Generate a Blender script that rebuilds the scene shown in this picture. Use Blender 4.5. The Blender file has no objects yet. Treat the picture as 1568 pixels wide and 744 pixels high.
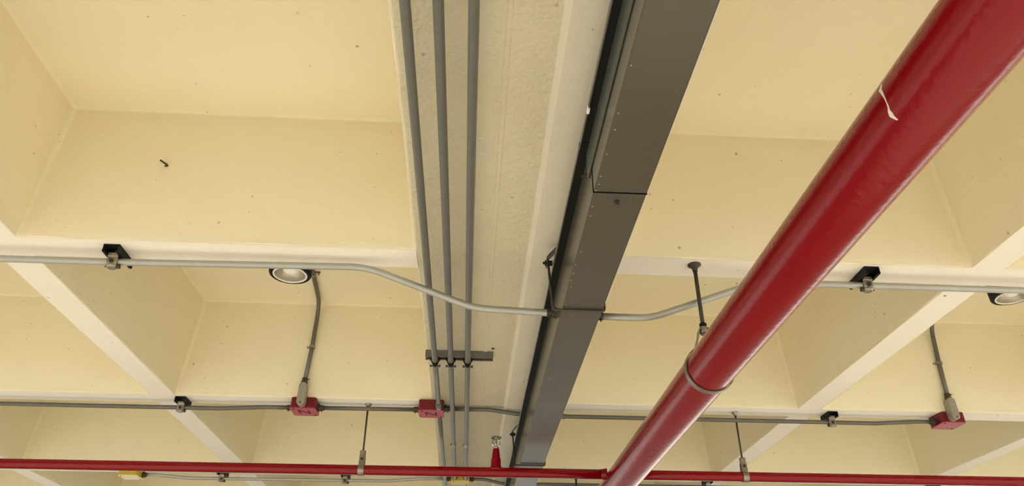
import bpy, bmesh, math, random
from mathutils import Vector, Matrix
random.seed(7)
sc = bpy.context.scene
COL = sc.collection

# ------------------------------------------------------------------ camera
CZ = 1.5                      # eye height; everything below is written relative to the rib soffit
F_PX, PITCH, YAW, ROLL = 1111.476, 0.542701, 0.057033, 0.003876
fw = Vector((math.sin(YAW)*math.cos(PITCH), math.cos(YAW)*math.cos(PITCH), math.sin(PITCH)))
rt = Vector((math.cos(YAW), -math.sin(YAW), 0)); up = rt.cross(fw)
r2 = rt*math.cos(ROLL) + up*math.sin(ROLL); u2 = -rt*math.sin(ROLL) + up*math.cos(ROLL)
cam_d = bpy.data.cameras.new('camera'); cam = bpy.data.objects.new('camera', cam_d); COL.objects.link(cam)
m3 = Matrix((r2, u2, -fw)).transposed()
cam.matrix_world = Matrix.Translation((0, 0, CZ)) @ m3.to_4x4()
cam_d.sensor_width = 36; cam_d.lens = F_PX/1568*36; cam_d.clip_start = 0.02; cam_d.clip_end = 300
sc.camera = cam

# ------------------------------------------------------------------ world, sun, exposure
w = bpy.data.worlds.new('sky'); sc.world = w; w.use_nodes = True
bg = w.node_tree.nodes['Background']; bg.inputs['Color'].default_value = (0.97, 0.98, 1.0, 1); bg.inputs['Strength'].default_value = 0.9
sun_d = bpy.data.lights.new('sun', 'SUN'); sun_d.energy = 20.0; sun_d.angle = math.radians(3); sun_d.color = (1.0, 0.96, 0.88)
sun = bpy.data.objects.new('sun', sun_d); COL.objects.link(sun)
sun.rotation_euler = Vector((0.36, 0.88, -0.40)).to_track_quat('-Z', 'Y').to_euler()
sc.view_settings.view_transform = 'Standard'; sc.view_settings.look = 'None'
sc.view_settings.exposure = -0.44; sc.view_settings.gamma = 1.0; sc.view_settings.use_curve_mapping = False
sc.cycles.diffuse_bounces = 8; sc.cycles.max_bounces = 12

H = CZ + 1.2                  # height of the rib soffit
# ------------------------------------------------------------------ materials
def mat(name, c, rough=0.5, metal=0.0, var=0.12, nscale=25, bump=0.0, bscale=120, coat=0.0, spec=0.5):
    m = bpy.data.materials.new(name); m.use_nodes = True
    nt = m.node_tree; N = nt.nodes; L = nt.links; b = N['Principled BSDF']
    g = N.new('ShaderNodeNewGeometry')
    n = N.new('ShaderNodeTexNoise'); n.inputs['Scale'].default_value = nscale; n.inputs['Detail'].default_value = 5
    L.new(g.outputs['Position'], n.inputs['Vector'])
    mx = N.new('ShaderNodeMix'); mx.data_type = 'RGBA'
    mx.inputs['A'].default_value = (*[v*(1-var) for v in c], 1); mx.inputs['B'].default_value = (*[min(1, v*(1+var)) for v in c], 1)
    L.new(n.outputs['Fac'], mx.inputs['Factor']); L.new(mx.outputs['Result'], b.inputs['Base Color'])
    b.inputs['Roughness'].default_value = rough; b.inputs['Metallic'].default_value = metal
    b.inputs['Coat Weight'].default_value = coat; b.inputs['Specular IOR Level'].default_value = spec
    if bump:
        n2 = N.new('ShaderNodeTexNoise'); n2.inputs['Scale'].default_value = bscale; n2.inputs['Detail'].default_value = 3
        L.new(g.outputs['Position'], n2.inputs['Vector'])
        bp = N.new('ShaderNodeBump'); bp.inputs['Strength'].default_value = bump; bp.inputs['Distance'].default_value = 0.004
        L.new(n2.outputs['Fac'], bp.inputs['Height']); L.new(bp.outputs['Normal'], b.inputs['Normal'])
    return m

def paint_mat(name, ca, cb, rough=0.55, specks=True, bump=0.25):
    m = bpy.data.materials.new(name); m.use_nodes = True
    nt = m.node_tree; N = nt.nodes; L = nt.links; b = N['Principled BSDF']
    g = N.new('ShaderNodeNewGeometry'); pos = g.outputs['Position']
    def noise(s, d=4, r=0.5):
        n = N.new('ShaderNodeTexNoise'); n.inputs['Scale'].default_value = s; n.inputs['Detail'].default_value = d
        n.inputs['Roughness'].default_value = r; L.new(pos, n.inputs['Vector']); return n.outputs['Fac']
    def ramp(f, a, c):
        r = N.new('ShaderNodeMapRange'); r.inputs['From Min'].default_value = a; r.inputs['From Max'].default_value = c
        L.new(f, r.inputs['Value']); return r.outputs['Result']
    mx = N.new('ShaderNodeMix'); mx.data_type = 'RGBA'
    mx.inputs['A'].default_value = (*ca, 1); mx.inputs['B'].default_value = (*cb, 1)
    L.new(ramp(noise(2.2, 6, 0.6), 0.3, 0.7), mx.inputs['Factor'])
    col = mx.outputs['Result']
    if specks:
        for vs, ra, rb, pk, amt in ((8, 0.055, 0.03, 0.35, 0.55), (19, 0.075, 0.04, 0.45, 0.5), (3.1, 0.022, 0.012, 0.2, 0.75)):
            v = N.new('ShaderNodeTexVoronoi'); v.inputs['Scale'].default_value = vs; L.new(pos, v.inputs['Vector'])
            near = ramp(v.outputs['Distance'], ra, rb)
            wn = N.new('ShaderNodeTexWhiteNoise'); wn.noise_dimensions = '3D'; L.new(v.outputs['Position'], wn.inputs['Vector'])
            pick = ramp(wn.outputs['Value'], pk, 1.0)
            ml = N.new('ShaderNodeMath'); ml.operation = 'MULTIPLY'; L.new(near, ml.inputs[0]); L.new(pick, ml.inputs[1])
            m2 = N.new('ShaderNodeMath'); m2.operation = 'MULTIPLY'; m2.inputs[1].default_value = amt*1.4; L.new(ml.outputs[0], m2.inputs[0])
            mz = N.new('ShaderNodeMix'); mz.data_type = 'RGBA'; mz.inputs['B'].default_value = (0.14, 0.10, 0.045, 1)
            L.new(col, mz.inputs['A']); L.new(m2.outputs[0], mz.inputs['Factor']); col = mz.outputs['Result']
    L.new(col, b.inputs['Base Color']); b.inputs['Roughness'].default_value = rough; b.inputs['Specular IOR Level'].default_value = 0.35
    add = N.new('ShaderNodeMath'); add.operation = 'MULTIPLY_ADD'; add.inputs[1].default_value = 2.5
    L.new(noise(9, 5, 0.6), add.inputs[0]); L.new(noise(70, 3), add.inputs[2])
    bp = N.new('ShaderNodeBump'); bp.inputs['Strength'].default_value = bump; bp.inputs['Distance'].default_value = 0.006
    L.new(add.outputs[0], bp.inputs['Height']); L.new(bp.outputs['Normal'], b.inputs['Normal'])
    return m

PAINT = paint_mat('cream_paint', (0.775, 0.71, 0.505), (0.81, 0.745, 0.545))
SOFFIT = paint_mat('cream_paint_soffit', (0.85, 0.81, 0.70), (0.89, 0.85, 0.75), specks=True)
BAND_SHADED = paint_mat('cream_paint_band_shaded', (0.60, 0.535, 0.375), (0.66, 0.595, 0.435), bump=0.8)  # cream tone, partly darkened for the shade of conduits and wireway
BAND2 = paint_mat('cream_paint_band_lower_shaded', (0.64, 0.60, 0.475), (0.69, 0.645, 0.52), bump=0.35)  # same paint on the right strip, less of that shade in its tone
BOUNCE_WALL = mat('added_bounce_white', (0.86, 0.85, 0.81), 0.9, 0, 0.05, 1)  # for the unseen wall added to bounce sunlight
FLOOR = mat('floor_concrete', (0.52, 0.485, 0.43), 0.7, 0, 0.15, 3)
GROUND = mat('outside_paving', (0.42, 0.41, 0.38), 0.9, 0, 0.1, 2)
EMT = mat('galvanised_light', (0.40, 0.405, 0.37), 0.42, 0.55, 0.12, 18, 0.05)
EMTD = mat('galvanised_dull', (0.14, 0.135, 0.115), 0.45, 0.5, 0.15, 18, 0.05)
EMTG = mat('grey_painted_conduit', (0.13, 0.131, 0.11), 0.36, 0.1, 0.08, 18)
STEEL = mat('zinc_steel', (0.30, 0.28, 0.235), 0.36, 0.8, 0.45, 60, 0.1)
RUST = mat('dull_steel_rod', (0.065, 0.058, 0.042), 0.55, 0.5, 0.3, 80)
BLACK = mat('black_painted_steel', (0.006, 0.0065, 0.006), 0.6, 0, 0.2, 30, spec=0.25)
STRUTG = mat('olive_grey_strut', (0.15, 0.145, 0.12), 0.45, 0.3, 0.15, 30)
WAY = mat('wireway_grey_paint', (0.078, 0.070, 0.051), 0.24, 0, 0.06, 6, 0.02, 60, spec=0.55)
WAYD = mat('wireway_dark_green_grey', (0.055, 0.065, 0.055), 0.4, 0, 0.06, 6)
RED = mat('red_enamel', (0.215, 0.0008, 0.006), 0.17, 0, 0.1, 5, 0.22, 60, spec=0.32)
BOXR = mat('red_box_shaded', (0.13, 0.003, 0.009), 0.35, 0, 0.1, 30)  # box red with the shade of the side faces put into it
BOXRC = mat('red_cover_lit', (0.36, 0.03, 0.05), 0.4, 0, 0.12, 40)  # same red lightened for the reflection on the covers
YEL = mat('yellow_box_paint', (0.50, 0.37, 0.03), 0.4, 0, 0.15, 40)
YELC = mat('yellow_cover_paint', (0.66, 0.52, 0.06), 0.4, 0, 0.15, 40)
YELP = mat('pale_yellow_cover_paint', (0.85, 0.76, 0.45), 0.4, 0, 0.08, 40)
INK = mat('dark_marker', (0.035, 0.008, 0.008), 0.7, 0, 0.2, 40)
FAINT = mat('pale_marker', (0.60, 0.22, 0.22), 0.7, 0, 0.2, 40)
LBM = mat('cast_conduit_body', (0.33, 0.31, 0.26), 0.5, 0.4, 0.2, 70, 0.15)
WHITE = mat('white_trim_ring', (0.85, 0.85, 0.82), 0.35, 0, 0.03, 30)
REFL = mat('lamp_reflector', (0.48, 0.45, 0.38), 0.3, 0.6, 0.05, 30)
BULB = mat('frosted_bulb_glass', (0.92, 0.90, 0.83), 0.25, 0, 0.03, 30)
CHROME = mat('sprinkler_chrome', (0.70, 0.70, 0.68), 0.18, 1.0, 0.05, 60)
GLASSR = mat('sprinkler_bulb', (0.30, 0.02, 0.02), 0.1, 0, 0.05, 60)
PRIMER = mat('bare_primer', (0.80, 0.70, 0.58), 0.7, 0, 0.2, 120)
PALE = mat('pale_rivet', (0.24, 0.225, 0.18), 0.5, 0, 0.2, 120)

# ------------------------------------------------------------------ mesh helpers
def link(name, me, m, parent=None):
    o = bpy.data.objects.new(name, me); COL.objects.link(o)
    if m is not None and not me.materials: me.materials.append(m)
    if parent is not None: o.parent = parent
    return o
def fin(name, bm, m, parent=None, smooth=False):
    bmesh.ops.recalc_face_normals(bm, faces=bm.faces)
    me = bpy.data.meshes.new(name); bm.to_mesh(me); bm.free()
    if smooth:
        for p in me.polygons: p.use_smooth = len(p.vertices) == 4
    return link(name, me, m, parent)
def thing(name, label, cat, loc=(0, 0, 0), group=None):
    o = bpy.data.objects.new(name, None); COL.objects.link(o); o.location = loc; o.empty_display_size = 0.05
    return tag(o, label, cat, group)
def tag(o, label, cat, group=None):
    o['label'] = label; o['category'] = cat
    if group: o['group'] = group
    return o
def box(bm, x0, x1, y0, y1, z0, z1, bev=0.0, seg=1, rot=None, about=None):
    t = bmesh.new()
    bmesh.ops.create_cube(t, size=1)
    for v in t.verts:
        v.co = Vector(((x0+x1)/2 + v.co.x*(x1-x0), (y0+y1)/2 + v.co.y*(y1-y0), (z0+z1)/2 + v.co.z*(z1-z0)))
    if bev: bmesh.ops.bevel(t, geom=list(t.edges), offset=bev, segments=seg, affect='EDGES', profile=0.5)
    if rot is not None:
        bmesh.ops.rotate(t, verts=t.verts, cent=about or ((x0+x1)/2, (y0+y1)/2, (z0+z1)/2), matrix=rot)
    merge(bm, t)
def merge(bm, t):
    me = bpy.data.meshes.new('tmp'); t.to_mesh(me); t.free(); bm.from_mesh(me); bpy.data.meshes.remove(me)
def frame(d):
    d = d.normalized(); a = Vector((0, 0, 1)) if abs(d.z) < 0.9 else Vector((1, 0, 0))
    u = d.cross(a).normalized(); return u, d.cross(u).normalized()
def fillet(pts, rad, n=7):
    pts = [Vector(p) for p in pts]; out = [pts[0]]
    for i in range(1, len(pts)-1):
        a, b, c = pts[i-1], pts[i], pts[i+1]
        d1 = (a-b).normalized(); d2 = (c-b).normalized()
        ang = d1.angle(d2)
        if ang > math.pi-0.01: out.append(b); continue
        L = min(rad/math.tan(ang/2), (a-b).length*0.48, (c-b).length*0.48)
        p, q = b+d1*L, b+d2*L
        for k in range(n+1):
            t = k/n; out.append(p*(1-t)**2 + b*2*t*(1-t) + q*t*t)
    out.append(pts[-1]); return out
def tube(bm, pts, r, bend=0.1, seg=16, cap=True):
    P = fillet(pts, bend) if len(pts) > 2 else [Vector(p) for p in pts]
    rs = r if isinstance(r, (list, tuple)) else [r]*len(P)
    rings = []; u = None
    for i, p in enumerate(P):
        d = (P[min(i+1, len(P)-1)] - P[max(i-1, 0)]).normalized()
        if u is None: u, _ = frame(d)
        u = (u - d*u.dot(d)).normalized(); v = d.cross(u)
        rings.append([bm.verts.new(p + (u*math.cos(2*math.pi*k/seg) + v*math.sin(2*math.pi*k/seg))*rs[i]) for k in range(seg)])
    for a, b in zip(rings, rings[1:]):
        for k in range(seg): bm.faces.new((a[k], a[(k+1) % seg], b[(k+1) % seg], b[k]))
    if cap: bm.faces.new(rings[0][::-1]); bm.faces.new(rings[-1])
def lathe(bm, prof, seg=24, c=(0, 0, 0), axis='Z', cap=True):
    """prof = [(radius, height)] turned about an axis through c"""
    c = Vector(c); rings = []
    def P(r, h, k):
        a = 2*math.pi*k/seg; x, y = r*math.cos(a), r*math.sin(a)
        return c + {'Z': Vector((x, y, h)), 'Y': Vector((x, h, y)), 'X': Vector((h, x, y))}[axis]
    for r, h in prof:
        rings.append([bm.verts.new(P(max(r, 1e-4), h, k)) for k in range(seg)])
    for a, b in zip(rings, rings[1:]):
        for k in range(seg): bm.faces.new((a[k], a[(k+1) % seg], b[(k+1) % seg], b[k]))
    if cap: bm.faces.new(rings[0][::-1]); bm.faces.new(rings[-1])
    else:
        for k in range(seg): bm.faces.new((rings[-1][k], rings[-1][(k+1) % seg], rings[0][(k+1) % seg], rings[0][k]))
def strip(bm, path, y0, y1, th):
    """flat bar bent along a path in the XZ plane, y0..y1 wide"""
    n = len(path); L = []
    for i, (x, z) in enumerate(path):
        a = path[max(i-1, 0)]; b = path[min(i+1, n-1)]
        dx, dz = b[0]-a[0], b[1]-a[1]; l = math.hypot(dx, dz) or 1; nx, nz = -dz/l*th, dx/l*th
        L.append([bm.verts.new(v) for v in ((x, y0, z), (x, y1, z), (x+nx, y1, z+nz), (x+nx, y0, z+nz))])
    for a, b in zip(L, L[1:]):
        for k in range(4): bm.faces.new((a[k], a[(k+1) % 4], b[(k+1) % 4], b[k]))
    bm.faces.new(L[0][::-1]); bm.faces.new(L[-1])
def hexbolt(bm, c, d, r=0.008, h=0.006):
    c = Vector(c); d = Vector(d).normalized()
    tube(bm, [c, c+d*h], r, seg=6); tube(bm, [c+d*h, c+d*(h+0.006)], r*0.5, seg=8)

def one(name, fn, m, parent=None, smooth=False):
    bm = bmesh.new(); fn(bm); return fin(name, bm, m, parent, smooth)

# ------------------------------------------------------------------ structure: floor and waffle slab
P_ = 1.48805; WR = 0.1222; DEP = 0.49; TAP = 0.058
def dz(z): return H + z
fl = one('floor', lambda bm: box(bm, -7.9, 8.1, -2.6, 8.4, -0.25, 0.0, 0.01), FLOOR); fl['kind'] = 'structure'
gr = one('ground', lambda bm: box(bm, -70, 70, -70, 70, -0.40, -0.26), GROUND); gr['kind'] = 'structure'

fa = one('added_bounce_wall', lambda bm: box(bm, 13, 24, -30, 60, -0.26, 9.0, 0.02), BOUNCE_WALL); fa['kind'] = 'structure'  # unseen sunlit wall, added to give the main pipe its right-hand highlight
BL, BR = -0.196, 0.483
XL = [-1.518 - P_*k for k in range(5)]; XR = [1.735 + P_*k for k in range(5)]
YR = [2.109 + P_*k for k in range(-3, 5)]
XMIN, XMAX = XL[-1]-WR/2, XR[-1]+WR/2; YMIN, YMAX = YR[0]-WR/2, YR[-1]+WR/2

# centre band: left strip flush with the ribs, a chamfered step down to the right strip, a fine board ridge
def band(bm):
    ny = 90; rows = []
    prof = [(BL, DEP), (BL, 0.006), (BL+0.004, 0.0), (0.046, 0.0), (0.050, -0.003), (0.058, -0.003), (0.062, 0.0), (0.166, 0.0), (0.1805, -0.0145), (BR-0.006, -0.0145), (BR, -0.008), (BR, DEP)]
    rnd = random.Random(3)
    for j in range(ny+1):
        y = YMIN + (YMAX-YMIN)*j/ny; row = []
        for i, (x, z) in enumerate(prof):
            jx = rnd.uniform(-0.0035, 0.0035) if i in (1, 2, 10) else (rnd.uniform(-0.001, 0.001) if i in (7, 8) else 0)
            row.append(bm.verts.new((x+jx, y, H+z)))
        rows.append(row)
    for a, b in zip(rows, rows[1:]):
        for i in range(len(prof)-1): bm.faces.new((a[i], a[i+1], b[i+1], b[i]))
        bm.faces.new((a[-1], a[0], b[0], b[-1]))
    bm.faces.new(rows[0]); bm.faces.new(rows[-1][::-1])
ceil = one('ceiling', band, BAND_SHADED); ceil['kind'] = 'structure'; ceil.data.materials.append(BAND2)
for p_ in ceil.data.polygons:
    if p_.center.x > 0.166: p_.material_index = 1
ceil['label'] = 'cream painted concrete waffle slab with a wide central band'
one('slab', lambda bm: box(bm, XMIN, XMAX, YMIN, YMAX, H+DEP+0.004, H+DEP+0.15), PAINT, ceil)

wb = one('added_sun_parapet', lambda bm: box(bm, XMIN, XMAX, YMIN-0.20, YMIN-0.05, 0.0, 0.35, 0.01), SOFFIT); wb['kind'] = 'structure'  # unseen parapet, added to keep the low sun off the near floor
tr = one('added_edge_beam', lambda bm: box(bm, XMIN, XMAX, YMIN-0.20, YMIN-0.002, H-0.02, H+DEP+0.15, 0.01), SOFFIT); tr['kind'] = 'structure'  # unseen edge beam, added to limit sky light from behind
def rrect(hx, hy, r, ns=14, nc=4):
    pts = []
    cs = [(hx-r, hy-r, 0), (-hx+r, hy-r, 90), (-hx+r, -hy+r, 180), (hx-r, -hy+r, 270)]
    for i, (cx, cy, a0) in enumerate(cs):
        for k in range(nc+1):
            a = math.radians(a0 + 90*k/nc); pts.append((cx+r*math.cos(a), cy+r*math.sin(a)))
        nx, nyy, b0 = cs[(i+1) % 4]; b = math.radians(b0)
        p0 = pts[-1]; p1 = (nx+r*math.cos(b), nyy+r*math.sin(b))
        for k in range(1, ns): t = k/ns; pts.append((p0[0]*(1-t)+p1[0]*t, p0[1]*(1-t)+p1[1]*t))
    return pts
def coffer_mesh(name, sx, sy, seed):
    """pan-formed recess: rough paint lip, sloping walls, filleted corners, flat top"""
    bm = bmesh.new(); rnd = random.Random(seed); loops = []
    hx, hy = sx/2, sy/2
    spec = [(0.006, 0.0003, 0.006, 0.0), (0.0, -0.0006, 0.006, 0.0018), (-0.002, 0.004, 0.007, 0.0012)]
    for t in (0.04, 0.3, 0.6, 0.9): spec.append((-0.002-(TAP-0.002)*t, DEP*t, 0.008+0.012*t, 0.0006))
    rr = 0.009
    for k in range(5):
        a = math.pi/2*k/4
        spec.append((-TAP+0.004-rr*(1-math.cos(a)), DEP-rr+rr*math.sin(a), 0.022, 0.0))
    for off, z, r, jit in spec:
        loops.append([bm.verts.new((x+rnd.uniform(-jit, jit), y+rnd.uniform(-jit, jit), z)) for x, y in rrect(hx+off, hy+off, r)])
    n = len(loops[0])
    for a, b in zip(loops, loops[1:]):
        for k in range(n): bm.faces.new((a[k], a[(k+1) % n], b[(k+1) % n], b[k]))
    bm.faces.new(loops[-1])
    bmesh.ops.recalc_face_normals(bm, faces=bm.faces)
    for f in bm.faces: f.normal_flip() if f.calc_center_median().z > DEP-0.001 and f.normal.z > 0 else None
    me = bpy.data.meshes.new(name); bm.to_mesh(me); bm.free(); me.materials.append(PAINT); return me
colsL = [(XL[0]+WR/2, BL)] + [(XL[k+1]+WR/2, XL[k]-WR/2) for k in range(4)]
colsR = [(BR, XR[0]-WR/2)] + [(XR[k]+WR/2, XR[k+1]-WR/2) for k in range(4)]
cache = {}
for ci, (xa, xb) in enumerate(colsL+colsR):
    for j in range(len(YR)-1):
        ya, yb = YR[j]+WR/2, YR[j+1]-WR/2; key = (round(xb-xa, 3), j % 2)
        if key not in cache: cache[key] = coffer_mesh('coffer', xb-xa, yb-ya, len(cache))
        o = link('coffer', cache[key], PAINT, ceil); o.location = ((xa+xb)/2, (ya+yb)/2, H)
for x in XL+XR:
    one('rib', lambda bm: box(bm, x-WR/2+0.001, x+WR/2-0.001, YMIN, YMAX, H, H+DEP), SOFFIT, ceil)
for y in YR:
    xs = sorted(XL); segs = [(xs[k]+WR/2, xs[k+1]-WR/2) for k in range(4)] + [(xs[4]+WR/2, BL)]
    xs = sorted(XR); segs += [(BR, xs[0]-WR/2)] + [(xs[k]+WR/2, xs[k+1]-WR/2) for k in range(4)]
    for a, b in segs:
        one('rib', lambda bm: box(bm, a-0.001, b+0.001, y-WR/2+0.001, y+WR/2-0.001, H, H+DEP), SOFFIT, ceil)

# ------------------------------------------------------------------ red main pipe
MX, MZ, MR = 0.733, CZ+0.828, 0.072
main = thing('main_pipe', 'thick glossy red sprinkler main running away under the waffle ceiling', 'pipe', (MX, 0, MZ))
def rel(o): return -o.location
def part(name, fn, m, parent, smooth=False):
    """build in world coordinates, parent under a thing keeping the place"""
    o = one(name, fn, m, None, smooth)
    root = parent
    off = Vector(parent.location)
    p = parent.parent
    while p is not None: off += Vector(p.location); p = p.parent
    o.data.transform(Matrix.Translation(-off)); o.parent = parent
    return o
part('pipe', lambda bm: tube(bm, [(MX, -1.9+0.5*k, MZ) for k in range(21)], MR, 0, 64), RED, main, True)
BY, BZ, BRD = 3.615, CZ+0.872, 0.0235
for s_ in (-1, 1):
    part('weld_outlet', lambda bm: lathe(bm, [(0.0300, s_*0.056), (0.0275, s_*0.066), (0.0255, s_*0.074), (0.0240, s_*0.086)], 32, (MX, BY, BZ), 'X'), RED, main, True)
def chip(bm):
    # bare patch where the enamel has flaked, following the pipe surface
    pts = [(0.862, 158, 0.001), (0.8625, 163, 0.004), (0.8650, 168, 0.005), (0.8620, 174, 0.0035), (0.8608, 180, 0.002), (0.8595, 187, 0.0012), (0.861, 192, 0.0014), (0.8625, 198, 0.0013), (0.867, 202, 0.003), (0.869, 207, 0.0055), (0.8695, 212, 0.0045), (0.8690, 216, 0.002), (0.869, 219, 0.0008)]
    rnd = random.Random(5); L = []
    for y, a, wd in pts:
        row = []
        for s in (-1, 1):
            yy = y + s*wd*0.75 + rnd.uniform(-.0006, .0006); an = math.radians(a + rnd.uniform(-1, 1))
            for rr in (MR-0.002, MR+0.0012): row.append(bm.verts.new((MX+rr*math.cos(an), yy, MZ+rr*math.sin(an))))
        L.append(row)
    for a, b in zip(L, L[1:]):
        for i, j in ((0, 1), (1, 3), (3, 2), (2, 0)): bm.faces.new((a[i], a[j], b[j], b[i]))
    bm.faces.new((L[0][0], L[0][1], L[0][3], L[0][2])); bm.faces.new((L[-1][0], L[-1][2], L[-1][3], L[-1][1]))
part('paint_chip', chip, PRIMER, main)

def ring_hanger(y, label):
    t = thing('pipe_hanger', label, 'pipe hanger', (MX, y, H), 'ring hangers of the red main')
    part('ceiling_flange', lambda bm: lathe(bm, [(0.022, H), (0.022, H-0.004), (0.012, H-0.010), (0.009, H-0.020), (0.0085, H-0.026)], 24, (MX, y, 0)), RUST, t, True)
    part('rod', lambda bm: tube(bm, [(MX, y, H-0.004), (MX, y, MZ+0.128)], 0.0068, seg=12), RUST, t, True)
    def ring(bm):
        R = MR+0.002; path = [(MX-0.010, MZ+0.138), (MX-0.017, MZ+0.124), (MX-0.020, MZ+0.108)]
        for k in range(49):
            a = math.radians(118 + 304*k/48); path.append((MX+R*math.cos(a), MZ+R*math.sin(a)))
        path += [(MX+0.020, MZ+0.108), (MX+0.017, MZ+0.124), (MX+0.010, MZ+0.138)]
        strip(bm, path, y-0.011, y+0.011, -0.003)
    part('ring', ring, STEEL, t)
    def nut(bm):
        lathe(bm, [(0.012, MZ+0.118), (0.015, MZ+0.124), (0.015, MZ+0.138), (0.011, MZ+0.144)], 12, (MX, y, 0))
    part('swivel_nut', nut, STEEL, t, True)
    part('lock_nut', lambda bm: tube(bm, [(MX, y, MZ+0.146), (MX, y, MZ+0.155)], 0.012, seg=6), BLACK, t)
ring_hanger(2.088, 'steel ring hanger with dark rod gripping the thick red main pipe')
ring_hanger(5.050, 'far ring hanger rod of the thick red main, mostly hidden behind it')

# ------------------------------------------------------------------ red branch line
brL = thing('branch_pipe', 'thin red branch pipe crossing left of the main, with upright sprinkler outlet', 'pipe', (-3, BY, BZ), 'red branch pipes')
part('pipe', lambda bm: tube(bm, [(-5.4+0.5*k, BY, BZ) for k in range(12)]+[(MX-0.076, BY, BZ)], BRD, 0, 32), RED, brL, True)
SX = 0.131
part('riser', lambda bm: lathe(bm, [(0.034, BZ+0.008), (0.030, BZ+0.020), (0.0255, BZ+0.030), (0.0245, BZ+0.045), (0.0245, BZ+0.060), (0.0205, BZ+0.072), (0.0175, BZ+0.098), (0.0165, BZ+0.112), (0.012, BZ+0.114)], 32, (SX, BY, 0)), RED, brL, True)
brR = thing('branch_pipe', 'thin red branch pipe running off right from the thick main', 'pipe', (3, BY, BZ), 'red branch pipes')
part('pipe', lambda bm: tube(bm, [(MX+0.076, BY, BZ)]+[(1.0+0.5*k, BY, BZ) for k in range(12)], BRD, 0, 32), RED, brR, True)

sp = thing('sprinkler_head', 'small chrome upright sprinkler head on the red riser', 'sprinkler', (SX, BY, BZ+0.112))
z0 = BZ+0.112
part('body', lambda bm: lathe(bm, [(0.009, z0), (0.014, z0+0.003), (0.014, z0+0.012), (0.010, z0+0.016)], 6, (SX, BY, 0)), CHROME, sp)
def frm(bm):
    for s in (-1, 1): tube(bm, [(SX+s*0.011, BY, z0+0.010), (SX+s*0.019, BY, z0+0.026), (SX+s*0.018, BY, z0+0.040), (SX+s*0.003, BY, z0+0.056)], 0.003, 0.012, 8)
part('frame', frm, CHROME, sp, True)
part('glass_bulb', lambda bm: lathe(bm, [(0.001, z0+0.014), (0.004, z0+0.020), (0.0045, z0+0.034), (0.002, z0+0.048), (0.001, z0+0.053)], 12, (SX, BY, 0)), CHROME, sp, True)
def defl(bm):
    lathe(bm, [(0.004, z0+0.052), (0.006, z0+0.057), (0.024, z0+0.058), (0.0245, z0+0.054), (0.026, z0+0.055), (0.0255, z0+0.0605), (0.004, z0+0.061)], 28, (SX, BY, 0))
part('deflector', defl, STEEL, sp)

def clip_hanger(x, y, label):
    t = thing('branch_hanger', label, 'pipe hanger', (x, y, H), 'rod hangers of the red branch line')
    part('ceiling_flange', lambda bm: lathe(bm, [(0.019, H), (0.018, H-0.004), (0.009, H-0.012), (0.007, H-0.022)], 20, (x, y, 0)), STEEL, t, True)
    part('rod', lambda bm: tube(bm, [(x, y, H-0.004), (x, y, BZ+0.080)], 0.0048, seg=10), RUST, t, True)
    def sw(bm):
        box(bm, x-0.014, x+0.014, y-0.010, y+0.010, BZ+0.062, BZ+0.094, 0.003)
    part('swivel_block', sw, STEEL, t)
    def clip(bm):
        # strap folded around the pipe: two ears above, a loop below
        tmp = bmesh.new(); R = BRD+0.001
        path = [(-0.010, 0.066), (-0.012, 0.040)]
        for k in range(25):
            a = math.radians(125+290*k/24); path.append((R*math.cos(a), R*math.sin(a)))
        path += [(0.012, 0.040), (0.010, 0.066)]
        strip(tmp, path, -0.014, 0.014, -0.0025)
        bmesh.ops.rotate(tmp, verts=tmp.verts, cent=(0, 0, 0), matrix=Matrix.Rotation(math.pi/2, 3, 'Z'))
        bmesh.ops.translate(tmp, verts=tmp.verts, vec=(x, BY, BZ)); merge(bm, tmp)
    part('clip', clip, STEEL, t)
    def bo(bm): hexbolt(bm, (x, BY-0.014, BZ+0.050), (0, -1, 0), 0.007)
    part('bolt', bo, RUST, t)
    return t
clip_hanger(-0.521, BY, 'thin rod hanger holding the red branch pipe between two red boxes')
clip_hanger(1.371, BY, 'thin rod hanger holding the red branch pipe right of the main')

# ------------------------------------------------------------------ grey wireway
WX0, WX1, WZ0, WZ1 = 0.264, 0.388, H-0.240, H-0.098
ww = thing('wireway', 'dark grey steel wireway trough hung under the central band', 'cable trough', ((WX0+WX1)/2, 0, WZ0))
for a, b in ((-1.7, 1.351), (1.3535, 4.40), (4.4025, 7.4)):
    part('trough', lambda bm: box(bm, WX0, WX1, a, b, WZ0, WZ1, 0.003, 2), WAY, ww)
    part('top_flange', lambda bm: box(bm, WX0-0.021, WX1+0.021, a, b-0.004, WZ1+0.001, WZ1+0.009), BLACK, ww)
    part('edge_lip', lambda bm: box(bm, WX0-0.025, WX0-0.0212, a, (b+0.02 if a < 0 else b-0.004), WZ1-(0.004 if a < 0 else 0.001), WZ1+0.010, 0.0008), WAY, ww)
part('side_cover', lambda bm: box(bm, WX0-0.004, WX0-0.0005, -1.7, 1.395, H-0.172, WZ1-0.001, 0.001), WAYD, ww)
def sbolt(c, d):
    part('screw', lambda bm: hexbolt(bm, c, d, 0.0065, 0.005), RUST, ww)
sbolt((0.324, 1.384, WZ0), (0, 0, -1)); sbolt((WX0, 1.437, H-0.133), (-1, 0, 0))
part('joint_plate', lambda bm: box(bm, WX0-0.0015, WX1+0.001, 1.3525, 1.3533, WZ0-0.0012, WZ0+0.10), BLACK, ww)
part('white_tag', lambda bm: box(bm, WX0-0.026, WX0-0.020, 1.222, 1.240, WZ1-0.008, WZ1+0.004, 0.001), WHITE, ww)
rnd = random.Random(11)
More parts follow.
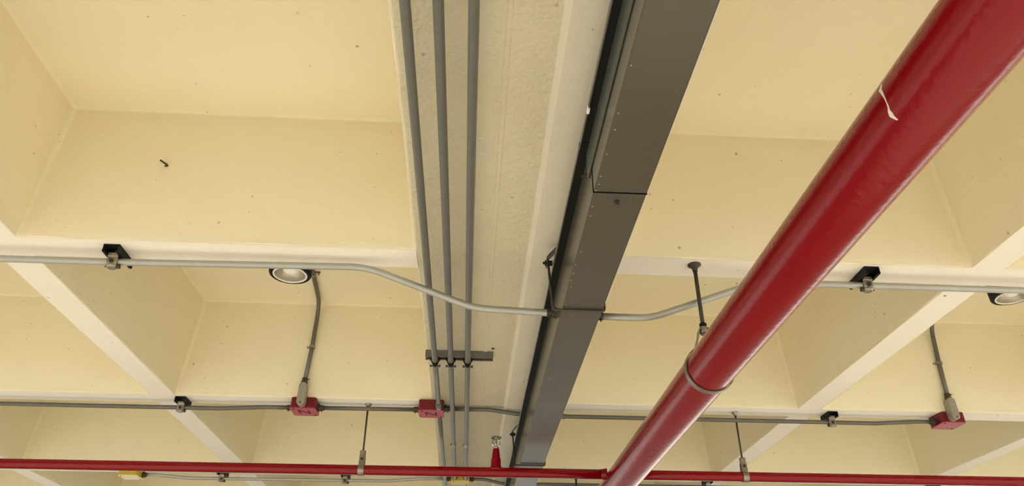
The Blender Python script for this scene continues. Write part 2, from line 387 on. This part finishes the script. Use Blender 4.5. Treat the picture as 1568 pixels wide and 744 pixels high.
for y in (0.95, 1.08, 1.13, 1.21, 1.29, 1.32, 1.345, 1.41, 1.45, 1.62, 1.69, 1.74, 1.78, 1.82, 1.93, 2.55, 2.62, 3.3):
    x = WX0+0.006+rnd.uniform(-.003, .004) if y < 2.5 else WX0+rnd.uniform(0.02, 0.07)
    part('rivet', lambda bm: lathe(bm, [(0.0022, WZ0+0.001), (0.0022, WZ0-0.0008), (0.001, WZ0-0.0014)], 8, (x, y, 0)), PALE, ww)

def strap_hanger(y, label):
    t = thing('wireway_hanger', label, 'hanger', (0.225, y, H-0.0145), 'hangers of the wireway')
    part('stirrup', lambda bm: tube(bm, [(0.224, y, H-0.072), (0.236, y, WZ0-0.005), (0.3925, y, WZ0-0.005), (0.3935, y, WZ1-0.01)], 0.0040, 0.010, 10), RUST, t, True)
    def arm(bm):
        strip(bm, [(0.222, H-0.094), (0.222, H-0.074), (0.230, H-0.062), (0.268, H-0.020), (0.272, H-0.0165), (0.300, H-0.0165)], y-0.019, y+0.019, 0.003)
    part('ceiling_bracket', arm, RUST, t)
    def bt(bm):
        hexbolt(bm, (0.2215, y, H-0.085), (-1, 0, 0), 0.009, 0.007); tube(bm, [(0.2215, y, H-0.085), (0.238, y, H-0.085)], 0.0085, seg=6)
    part('bolt', bt, BLACK, t)
strap_hanger(1.96, 'bent wire stirrup under the grey wireway, nearer one')
strap_hanger(3.80, 'bent wire stirrup under the grey wireway beside the red riser')

# ------------------------------------------------------------------ conduits along the band
CZB = H-0.044; CR = 0.0117
for x, lab, ye in ((-0.1584, 'left one of three parallel grey conduits, ending in a red box', 3.516), (-0.092, 'middle one of three parallel grey conduits along the band', 5.03), (-0.0207, 'right one of three parallel grey conduits along the band', 5.03)):
    t = thing('conduit', lab, 'conduit', (x, 0, CZB), 'three conduits along the band')
    part('tube', lambda bm: tube(bm, [(x, -1.8+0.4*k, CZB) for k in range(int((ye+1.8)/0.4))]+[(x, ye, CZB)], CR, 0, 20), EMTG, t, True)
    if ye > 5:
        y = 4.16
        part('coupling', lambda bm: lathe(bm, [(0.012, y-0.022), (0.0145, y-0.021), (0.0145, y-0.003), (0.0130, y-0.002), (0.0130, y+0.002), (0.0145, y+0.003), (0.0145, y+0.021), (0.012, y+0.022)], 20, (x, 0, CZB), 'Y'), STEEL, t)
        part('coupling_screw', lambda bm: hexbolt(bm, (x-0.013, y-0.010, CZB-0.004), (-1, 0, -0.3), 0.004, 0.003), RUST, t)
    else:
        y = 3.492
        part('coupling', lambda bm: lathe(bm, [(0.012, y-0.045), (0.0150, y-0.044), (0.0150, y+0.022), (0.012, y+0.024)], 20, (x, 0, CZB), 'Y'), EMTG, t, True)

tc = thing('conduit', 'grey conduit leaving the far side of the middle red box along the band', 'conduit', (-0.1584, 5, CZB), 'three conduits along the band')
part('tube', lambda bm: tube(bm, [(-0.1584, 3.644+0.4*k, CZB) for k in range(10)], CR, 0, 20), EMTG, tc, True)
def channel(bm, x0, x1, y0, y1, zt, h, axis, th=0.0025, lip=0.008):
    """slotted strut, open side down, with in-turned lips"""
    if axis == 'X': a0, a1, l0, l1 = y0, y1, x0, x1
    else: a0, a1, l0, l1 = x0, x1, y0, y1
    def B(u0, u1, za, zb):
        if axis == 'X': box(bm, l0, l1, u0, u1, za, zb)
        else: box(bm, u0, u1, l0, l1, za, zb)
    B(a0, a1, zt-th, zt); B(a0, a0+th, zt-h, zt-th); B(a1-th, a1, zt-h, zt-th)
    B(a0+th, a0+lip, zt-h, zt-h+th); B(a1-lip, a1-th, zt-h, zt-h+th)
ST = thing('strut_channel', 'olive grey strut channel carrying three conduits across the band', 'strut', (-0.055, 2.905, H))
part('channel', lambda bm: channel(bm, -0.200, 0.087, 2.882, 2.923, H, 0.030, 'X'), STRUTG, ST)
for x in (-0.1584, -0.092, -0.0207):
    def cl(bm):
        R = CR+0.0006; path = [(x-0.019, H-0.020), (x-0.018, H-0.036)]
        for k in range(17):
            a = math.radians(170+200*k/16); path.append((x+R*math.cos(a), CZB+R*math.sin(a)))
        path += [(x+0.018, H-0.036), (x+0.019, H-0.020)]
        strip(bm, path, 2.892, 2.914, -0.0025)
        box(bm, x-0.004, x+0.004, 2.893, 2.913, CZB-CR-0.010, CZB-CR-0.002)
    c = part('conduit_clamp', cl, BLACK, ST)
    def cs(bm):
        tube(bm, [(x-0.018, 2.914, CZB-CR-0.004), (x+0.022, 2.914, CZB-CR-0.004)], 0.0033, seg=8)
        tube(bm, [(x+0.017, 2.914, CZB-CR-0.004), (x+0.023, 2.914, CZB-CR-0.004)], 0.0062, seg=6)
        tube(bm, [(x-0.021, 2.914, CZB-CR-0.004), (x-0.016, 2.914, CZB-CR-0.004)], 0.0055, seg=6)
    part('clamp_bolt', cs, RUST, ST)
one_ = thing('anchor_stub', 'small rusty anchor stub on the band beside the strut end', 'anchor', (0.084, 2.85, H))
part('stub', lambda bm: lathe(bm, [(0.007, H+0.002), (0.007, H-0.003), (0.003, H-0.0045)], 10, (0.084, 2.85, 0)), RUST, one_)

# ------------------------------------------------------------------ conduits under the ribs
def connector(bm, x, y, z, s, R=0.0155):
    lathe(bm, [(0.0115, -0.030*s), (R-0.002, -0.029*s), (R-0.002, -0.014*s), (R, -0.013*s), (R, -0.004*s), (R+0.004, -0.0035*s), (R+0.004, 0)], 18, (x, y, z), 'X')
def run(label, pts, m, r=0.0115, bend=0.16, conn=(), coup=(), group=None):
    t = thing('conduit', label, 'conduit', pts[len(pts)//2], group)
    # long straight stretches are subdivided so the bends stay local
    part('tube', lambda bm: tube(bm, pts, r, bend, 20), m, t, True)
    for (x, y, z, s) in conn:
        part('connector', lambda bm: connector(bm, x, y, z, s), RUST, t)
        part('connector_screw', lambda bm: hexbolt(bm, (x-0.020*s, y-0.006, z-0.013), (0, -0.3, -1), 0.004, 0.005), RUST, t)
    for (x, y, z) in coup:
        part('coupling', lambda bm: lathe(bm, [(r, -0.024), (r+0.0028, -0.023), (r+0.0028, 0.023), (r, 0.024)], 20, (x, y, z), 'X'), m, t)
    return t
G1 = 'conduits under the nearest cross rib'; G2 = 'conduits under the second cross rib'; G3 = 'conduits under the third cross rib'
Y1, Y2, Y3 = 2.120, 3.600, 5.088
run('pale galvanised conduit bending down to the left side of the wireway', [(-4.6, Y1, H-0.043), (-1.2, Y1, H-0.042), (-0.36, Y1, H-0.031), (0.0, Y1, H-0.170), (0.240, Y1, H-0.179), (WX0, Y1, H-0.179)], EMT, conn=[(WX0, Y1, H-0.179, 1)], group=G1, bend=0.30)
run('pale galvanised conduit passing behind the thick red main right of the wireway', [(WX1, Y1, H-0.186), (0.575, Y1, H-0.187), (0.945, Y1, H-0.046), (1.2, Y1, H-0.042), (4.6, Y1, H-0.042)], EMT, conn=[(WX1, Y1, H-0.186, -1)], group=G1, bend=0.25)
BX = [-0.828, -0.198, 2.487]; BHW = 0.062; BYC = 3.590
run('dull grey conduit from the left edge to the first red box', [(-6.0, Y2, H-0.044), (-1.25, Y2, H-0.043), (-1.02, Y2, H-0.031), (BX[0]-BHW, Y2, H-0.031)], EMTD, r=0.0106, conn=[(BX[0]-BHW, Y2, H-0.031, 1)], group=G2, bend=0.2)
run('short dull grey conduit joining the two red boxes', [(BX[0]+BHW, Y2, H-0.030), (BX[1]-BHW, Y2, H-0.027)], EMTD, r=0.0106, conn=[(BX[0]+BHW, Y2, H-0.030, -1), (BX[1]-BHW, Y2, H-0.027, 1)], group=G2)
run('dull grey conduit from the middle red box over the wireway to the right red box', [(BX[1]+BHW, Y2, H-0.019), (0.10, Y2, H-0.020), (0.25, Y2, H-0.040), (0.5, Y2, H-0.046), (2.10, Y2, H-0.047), (2.33, Y2, H-0.033), (BX[2]-BHW, Y2, H-0.033)], EMTD, r=0.0106, conn=[(BX[1]+BHW, Y2, H-0.019, -1), (BX[2]-BHW, Y2, H-0.033, 1)], coup=[(0.455, Y2, H-0.0452)], group=G2, bend=0.2)
YX = [-2.235, -0.057, 3.78]; YYC = 5.060
run('dull grey conduit below the red branch, joining the two yellow boxes', [(YX[0]+BHW, Y3, H-0.029), (-2.08, Y3, H-0.029), (-1.86, Y3, H-0.046), (-0.55, Y3, H-0.042), (-0.33, Y3, H-0.024), (YX[1]-BHW, Y3, H-0.020)], EMT, r=0.0106, conn=[(YX[0]+BHW, Y3, H-0.029, -1), (YX[1]-BHW, Y3, H-0.020, 1)], group=G3, bend=0.2)
run('dull grey conduit from the middle yellow box off to the right', [(YX[1]+BHW, Y3, H-0.020), (0.10, Y3, H-0.020), (0.23, Y3, H-0.046), (3.5, Y3, H-0.044), (YX[2]-BHW, Y3, H-0.034)], EMTD, r=0.0106, conn=[(YX[1]+BHW, Y3, H-0.020, -1)], group=G3, bend=0.2)

# short strut pieces with conduit clamps
def strut_piece(x, y0, y1, yc, zc, label, flip=1, r=0.0115):
    t = thing('strut_bracket', label, 'bracket', (x, (y0+y1)/2, H), 'short black strut brackets')
    part('channel', lambda bm: channel(bm, x-0.0255, x+0.0255, y0, y1, H, 0.027, 'Y', 0.0025, 0.009), BLACK, t)
    def cl(bm):
        tmp = bmesh.new(); R = r+0.0008
        path = [(-0.017, H-0.018-zc), (-0.0165, H-0.028-zc)]
        for k in range(21):
            a = math.radians(160+220*k/20); path.append((R*math.cos(a), R*math.sin(a)))
        path += [(0.0165, H-0.028-zc), (0.017, H-0.018-zc)]
        strip(tmp, path, -0.0155, 0.0155, -0.003)
        bmesh.ops.rotate(tmp, verts=tmp.verts, cent=(0, 0, 0), matrix=Matrix.Rotation(math.pi/2, 3, 'Z'))
        bmesh.ops.translate(tmp, verts=tmp.verts, vec=(x, yc, zc)); merge(bm, tmp)
        box(bm, x-0.0165, x+0.0165, yc-R-0.006, yc-R, zc-0.014, zc+0.018, 0.003)
        lathe(bm, [(0.017, zc-R-0.0005), (0.0175, zc-R-0.008), (0.013, zc-R-0.013)], 14, (x, yc-0.004, 0))
    part('conduit_clamp', cl, STEEL, t)
    def bo(bm):
        tube(bm, [(x-0.02*flip, yc-0.006, zc-R0-0.008), (x+0.024*flip, yc-0.006, zc-R0-0.008)], 0.0035, seg=8)
        tube(bm, [(x+0.018*flip, yc-0.006, zc-R0-0.008), (x+0.026*flip, yc-0.006, zc-R0-0.008)], 0.007, seg=6)
        hexbolt(bm, (x, yc-0.018, zc-0.004), (0, -1, 0), 0.007, 0.004)
    R0 = r
    part('clamp_bolt', bo, RUST, t)
strut_piece(-1.171, 2.075, 2.190, Y1, H-0.042, 'black strut bracket clamping the pale conduit at the left')
strut_piece(1.331, 2.060, 2.180, Y1, H-0.042, 'black strut bracket clamping the pale conduit right of the main', -1)
strut_piece(-1.436, 3.555, 3.650, Y2, H-0.0437, 'black strut bracket on the rib crossing left of the red boxes', 1, 0.0106)
strut_piece(1.868, 3.560, 3.655, Y2, H-0.047, 'black strut bracket on the rib crossing left of the right red box', -1, 0.0106)
strut_piece(-1.650, 5.035, 5.135, Y3, H-0.0455, 'small black strut bracket below the red branch near the pale yellow box', 1, 0.0106)
strut_piece(-0.832, 5.035, 5.135, Y3, H-0.043, 'small black strut bracket below the red branch beside its left rod hanger', 1, 0.0106)
strut_piece(1.655, 5.035, 5.135, Y3, H-0.0453, 'small black strut bracket below the red branch just right of the main', -1, 0.0106)
strut_piece(3.270, 5.035, 5.135, Y3, H-0.0445, 'small black strut bracket below the red branch at the far right', -1, 0.0106)

# ------------------------------------------------------------------ junction boxes
def glyph_n(bm, cx, cy, z, wd, hg, th):
    """hand-drawn N on the underside, legs along Y"""
    def bar(p, q):
        p = Vector((*p, 0)); q = Vector((*q, 0)); d = (q-p).normalized(); n = Vector((-d.y, d.x, 0))*th/2
        vs = [bm.verts.new((v.x, v.y, zz)) for zz in (z, z-0.0007) for v in (p+n, q+n, q-n, p-n)]
        for f in ((0, 1, 2, 3), (7, 6, 5, 4), (0, 4, 5, 1), (1, 5, 6, 2), (2, 6, 7, 3), (3, 7, 4, 0)): bm.faces.new([vs[i] for i in f])
    x0, x1, y0, y1 = cx-wd/2, cx+wd/2, cy-hg/2, cy+hg/2
    bar((x0, y0), (x0+0.004, y1)); bar((x0, y0), (x1, y1-0.002)); bar((x1-0.003, y0), (x1, y1))
def jbox(x, yc, label, body_m, cover_m, mark=None, group=None, bolts=False, cat='junction box'):
    t = thing('junction_box', label, cat, (x, yc, H), group)
    zb = H-0.056; h = BHW
    def body(bm):
        tmp = bmesh.new(); n = rrect(h, h, 0.014, 2, 4)
        a = [tmp.verts.new((px+x, py+yc, H-0.0005)) for px, py in n]; b = [tmp.verts.new((px+x, py+yc, zb+0.004)) for px, py in n]
        for k in range(len(n)): tmp.faces.new((a[k], a[(k+1) % len(n)], b[(k+1) % len(n)], b[k]))
        tmp.faces.new(a); tmp.faces.new(b[::-1]); merge(bm, tmp)
    part('body', body, body_m, t)
    def cover(bm):
        n = rrect(h+0.001, h+0.001, 0.015, 2, 4); L = []
        for off, z in ((0, zb+0.0042), (0, zb+0.001), (-0.002, zb)):
            L.append([bm.verts.new((px*(1+off/h)+x, py*(1+off/h)+yc, z)) for px, py in n])
        for a, b in zip(L, L[1:]):
            for k in range(len(n)): bm.faces.new((a[k], a[(k+1) % len(n)], b[(k+1) % len(n)], b[k]))
        bm.faces.new(L[0]); bm.faces.new(L[-1][::-1])
    c = part('cover', cover, cover_m, t)
    if mark: part('lettering', lambda bm: glyph_n(bm, x, yc-0.004, zb, 0.052, 0.050, 0.007), mark, c)
    for sx, sy in ((1, 1), (-1, -1)):
        part('cover_screw', lambda bm: lathe(bm, [(0.005, zb), (0.005, zb-0.002), (0.003, zb-0.003)], 10, (x+sx*0.046, yc+sy*0.046, 0)), RUST, c)
    if bolts:
        for xx in (-0.092, -0.0207):
            part('conduit_connector', lambda bm: lathe(bm, [(0.012, -0.040), (0.0165, -0.038), (0.0165, -0.016), (0.019, -0.015), (0.019, 0)], 18, (xx, yc-h, CZB+0.012), 'Y'), EMTD, t)
    return t
GR = 'red junction boxes under the second rib'; GY = 'yellow junction boxes under the third rib'
jbox(BX[0], BYC, 'red junction box marked N below the left lamp conduit', BOXR, BOXRC, INK, GR)
jbox(BX[1], BYC-0.01, 'red junction box marked N at the left of three conduits', BOXR, BOXRC, INK, GR)
jbox(BX[2], BYC, 'red junction box at the right edge below the right lamp conduit', BOXR, BOXRC, FAINT, GR)
jbox(YX[0], YYC, 'yellow junction box with pale cover at the lower left', YEL, YELP, None, GY)
jbox(YX[1], YYC-0.01, 'bright yellow junction box where two grey conduits end', YEL, YELC, None, GY, True)
jbox(YX[2], YYC, 'yellow junction box at the lower right corner', YEL, YELC, None, GY)

# ------------------------------------------------------------------ downlights and their conduits
def lamp(x, y, label):
    zb, zt, R = H+0.300, H+DEP, 0.090
    t = thing('downlight', label, 'ceiling lamp', (x, y, zt), 'black cylinder downlights')
    part('housing', lambda bm: lathe(bm, [(R, zt-0.001), (R, zb+0.006), (R-0.003, zb), (R-0.012, zb), (R-0.014, zb+0.002), (R-0.020, zt-0.02), (0.03, zt-0.015)], 48, (x, y, 0)), BLACK, t, True)
    part('trim_ring', lambda bm: lathe(bm, [(R-0.021, zb+0.004), (R-0.017, zb+0.001), (R-0.017, zb-0.002), (R-0.020, zb-0.004), (R-0.024, zb-0.003), (R-0.025, zb+0.006)], 48, (x, y, 0), 'Z', False), WHITE, t, True)
    def refl(bm):
        prof = [(R-0.025, zb+0.001), (R-0.030, zb+0.014), (R-0.042, zb+0.035), (R-0.062, zb+0.050), (0.004, zb+0.054)]
        rings = [[bm.verts.new((x+r*math.cos(2*math.pi*k/40), y+r*math.sin(2*math.pi*k/40), z)) for k in range(40)] for r, z in prof]
        for a, b in zip(rings, rings[1:]):
            for k in range(40): bm.faces.new((a[k], a[(k+1) % 40], b[(k+1) % 40], b[k]))
        bm.faces.new(rings[-1])
    part('reflector', refl, REFL, t, True)
    part('bulb', lambda bm: lathe(bm, [(0.001, zb+0.006), (0.018, zb+0.008), (0.032, zb+0.017), (0.037, zb+0.028), (0.034, zb+0.038), (0.018, zb+0.050)], 28, (x, y, 0)), BULB, t, True)
lamp(-0.800, 2.810, 'black round downlight with white ring in the left coffer')
lamp(2.440, 2.810, 'black round downlight with white ring at the right edge')

def lamp_conduit(xa, ya, xb, xc, xd, label, bx):
    t = thing('lamp_conduit', label, 'conduit', (xd, 3.50, H), 'conduits from the downlights')
    part('tube', lambda bm: tube(bm, [(xa, ya, H+DEP-0.014), (xb, 3.445, H+DEP-0.014), (xc, 3.493, H+0.253), (xd, 3.508, H+0.062)], 0.0108, 0.11, 18), EMTD, t, True)
    def st(y, x, z, ang):
        def f(bm):
            if ang:   # strap on the wall
                pth = [(x-0.030, 0.0), (x-0.013, 0.0), (x-0.0135, 0.012), (x-0.010, 0.024), (x, 0.0285), (x+0.010, 0.024), (x+0.0125, 0.010), (x+0.013, 0.0)]
                tmp = bmesh.new(); strip(tmp, [(a, b) for a, b in pth], -0.008, 0.008, 0.002)
                for v in tmp.verts: v.co = Vector((v.co.x, y - v.co.z, z + v.co.y))
                merge(bm, tmp); hexbolt(bm, (x-0.024, y-0.002, z), (0, -1, 0), 0.005, 0.004)
            else:
                pth = [(x+0.032, z), (x+0.013, z), (x+0.0125, z-0.010), (x+0.009, z-0.024), (x, z-0.0265), (x-0.009, z-0.024), (x-0.0125, z-0.010), (x-0.013, z)]
                strip(bm, pth, y-0.007, y+0.007, -0.002); hexbolt(bm, (x+0.025, y, z-0.002), (0, 0, -1), 0.005, 0.010)
        part('strap', f, STEEL, t)
    st(3.537-TAP*0.253/DEP+0.0015, xc, H+0.253, True); st(3.13, xa+(xb-xa)*(3.13-ya)/(3.445-ya), H+DEP, False)
    # cast conduit body with long cover
    def lb(bm):
        tmp = bmesh.new(); n = rrect(0.020, 0.058, 0.0195, 2, 6); L = []
        for off, yy in ((0, 3.528), (0, 3.488), (-0.003, 3.484)):
            L.append([tmp.verts.new((xd+px*(1+off/0.02), yy, H+0.006+pz*(1+off/0.058))) for px, pz in n])
        for a, b in zip(L, L[1:]):
            for k in range(len(n)): tmp.faces.new((a[k], a[(k+1) % len(n)], b[(k+1) % len(n)], b[k]))
        tmp.faces.new(L[0]); tmp.faces.new(L[-1][::-1]); merge(bm, tmp)
    b = part('conduit_body', lb, LBM, t)
    part('cover_screw', lambda bm: lathe(bm, [(0.004, 0), (0.004, -0.002), (0.002, -0.003)], 10, (xd, 3.484, H-0.040), 'Y'), RUST, b)
    def hub(bm): lathe(bm, [(0.0165, H+0.058), (0.0165, H+0.072), (0.0135, H+0.074), (0.0135, H+0.090), (0.011, H+0.092)], 18, (xd, 3.507, 0))
    part('hub', hub, RUST, t)
    part('hub_screw', lambda bm: hexbolt(bm, (xd+0.012, 3.503, H+0.083), (1, -0.3, 0), 0.004, 0.006), RUST, t)
lamp_conduit(-0.765, 2.905, -0.803, -0.818, -0.832, 'bent dark conduit from the left downlight down to the red box', BX[0])
lamp_conduit(2.425, 2.905, 2.462, 2.475, 2.474, 'bent dark conduit from the right downlight down to the red box', BX[2])

# ------------------------------------------------------------------ small wall fixings
nl = thing('nail_stub', 'small dark nail stub sticking out of the big left coffer wall', 'nail', (-1.05, 2.02, H+0.283))
part('shank', lambda bm: tube(bm, [(-1.038, 2.026, H+0.278), (-1.060, 1.992, H+0.280)], 0.0032, seg=8), RUST, nl)
part('hook', lambda bm: tube(bm, [(-1.039, 2.020, H+0.278), (-1.047, 2.008, H+0.268)], 0.0030, seg=8), RUST, nl)
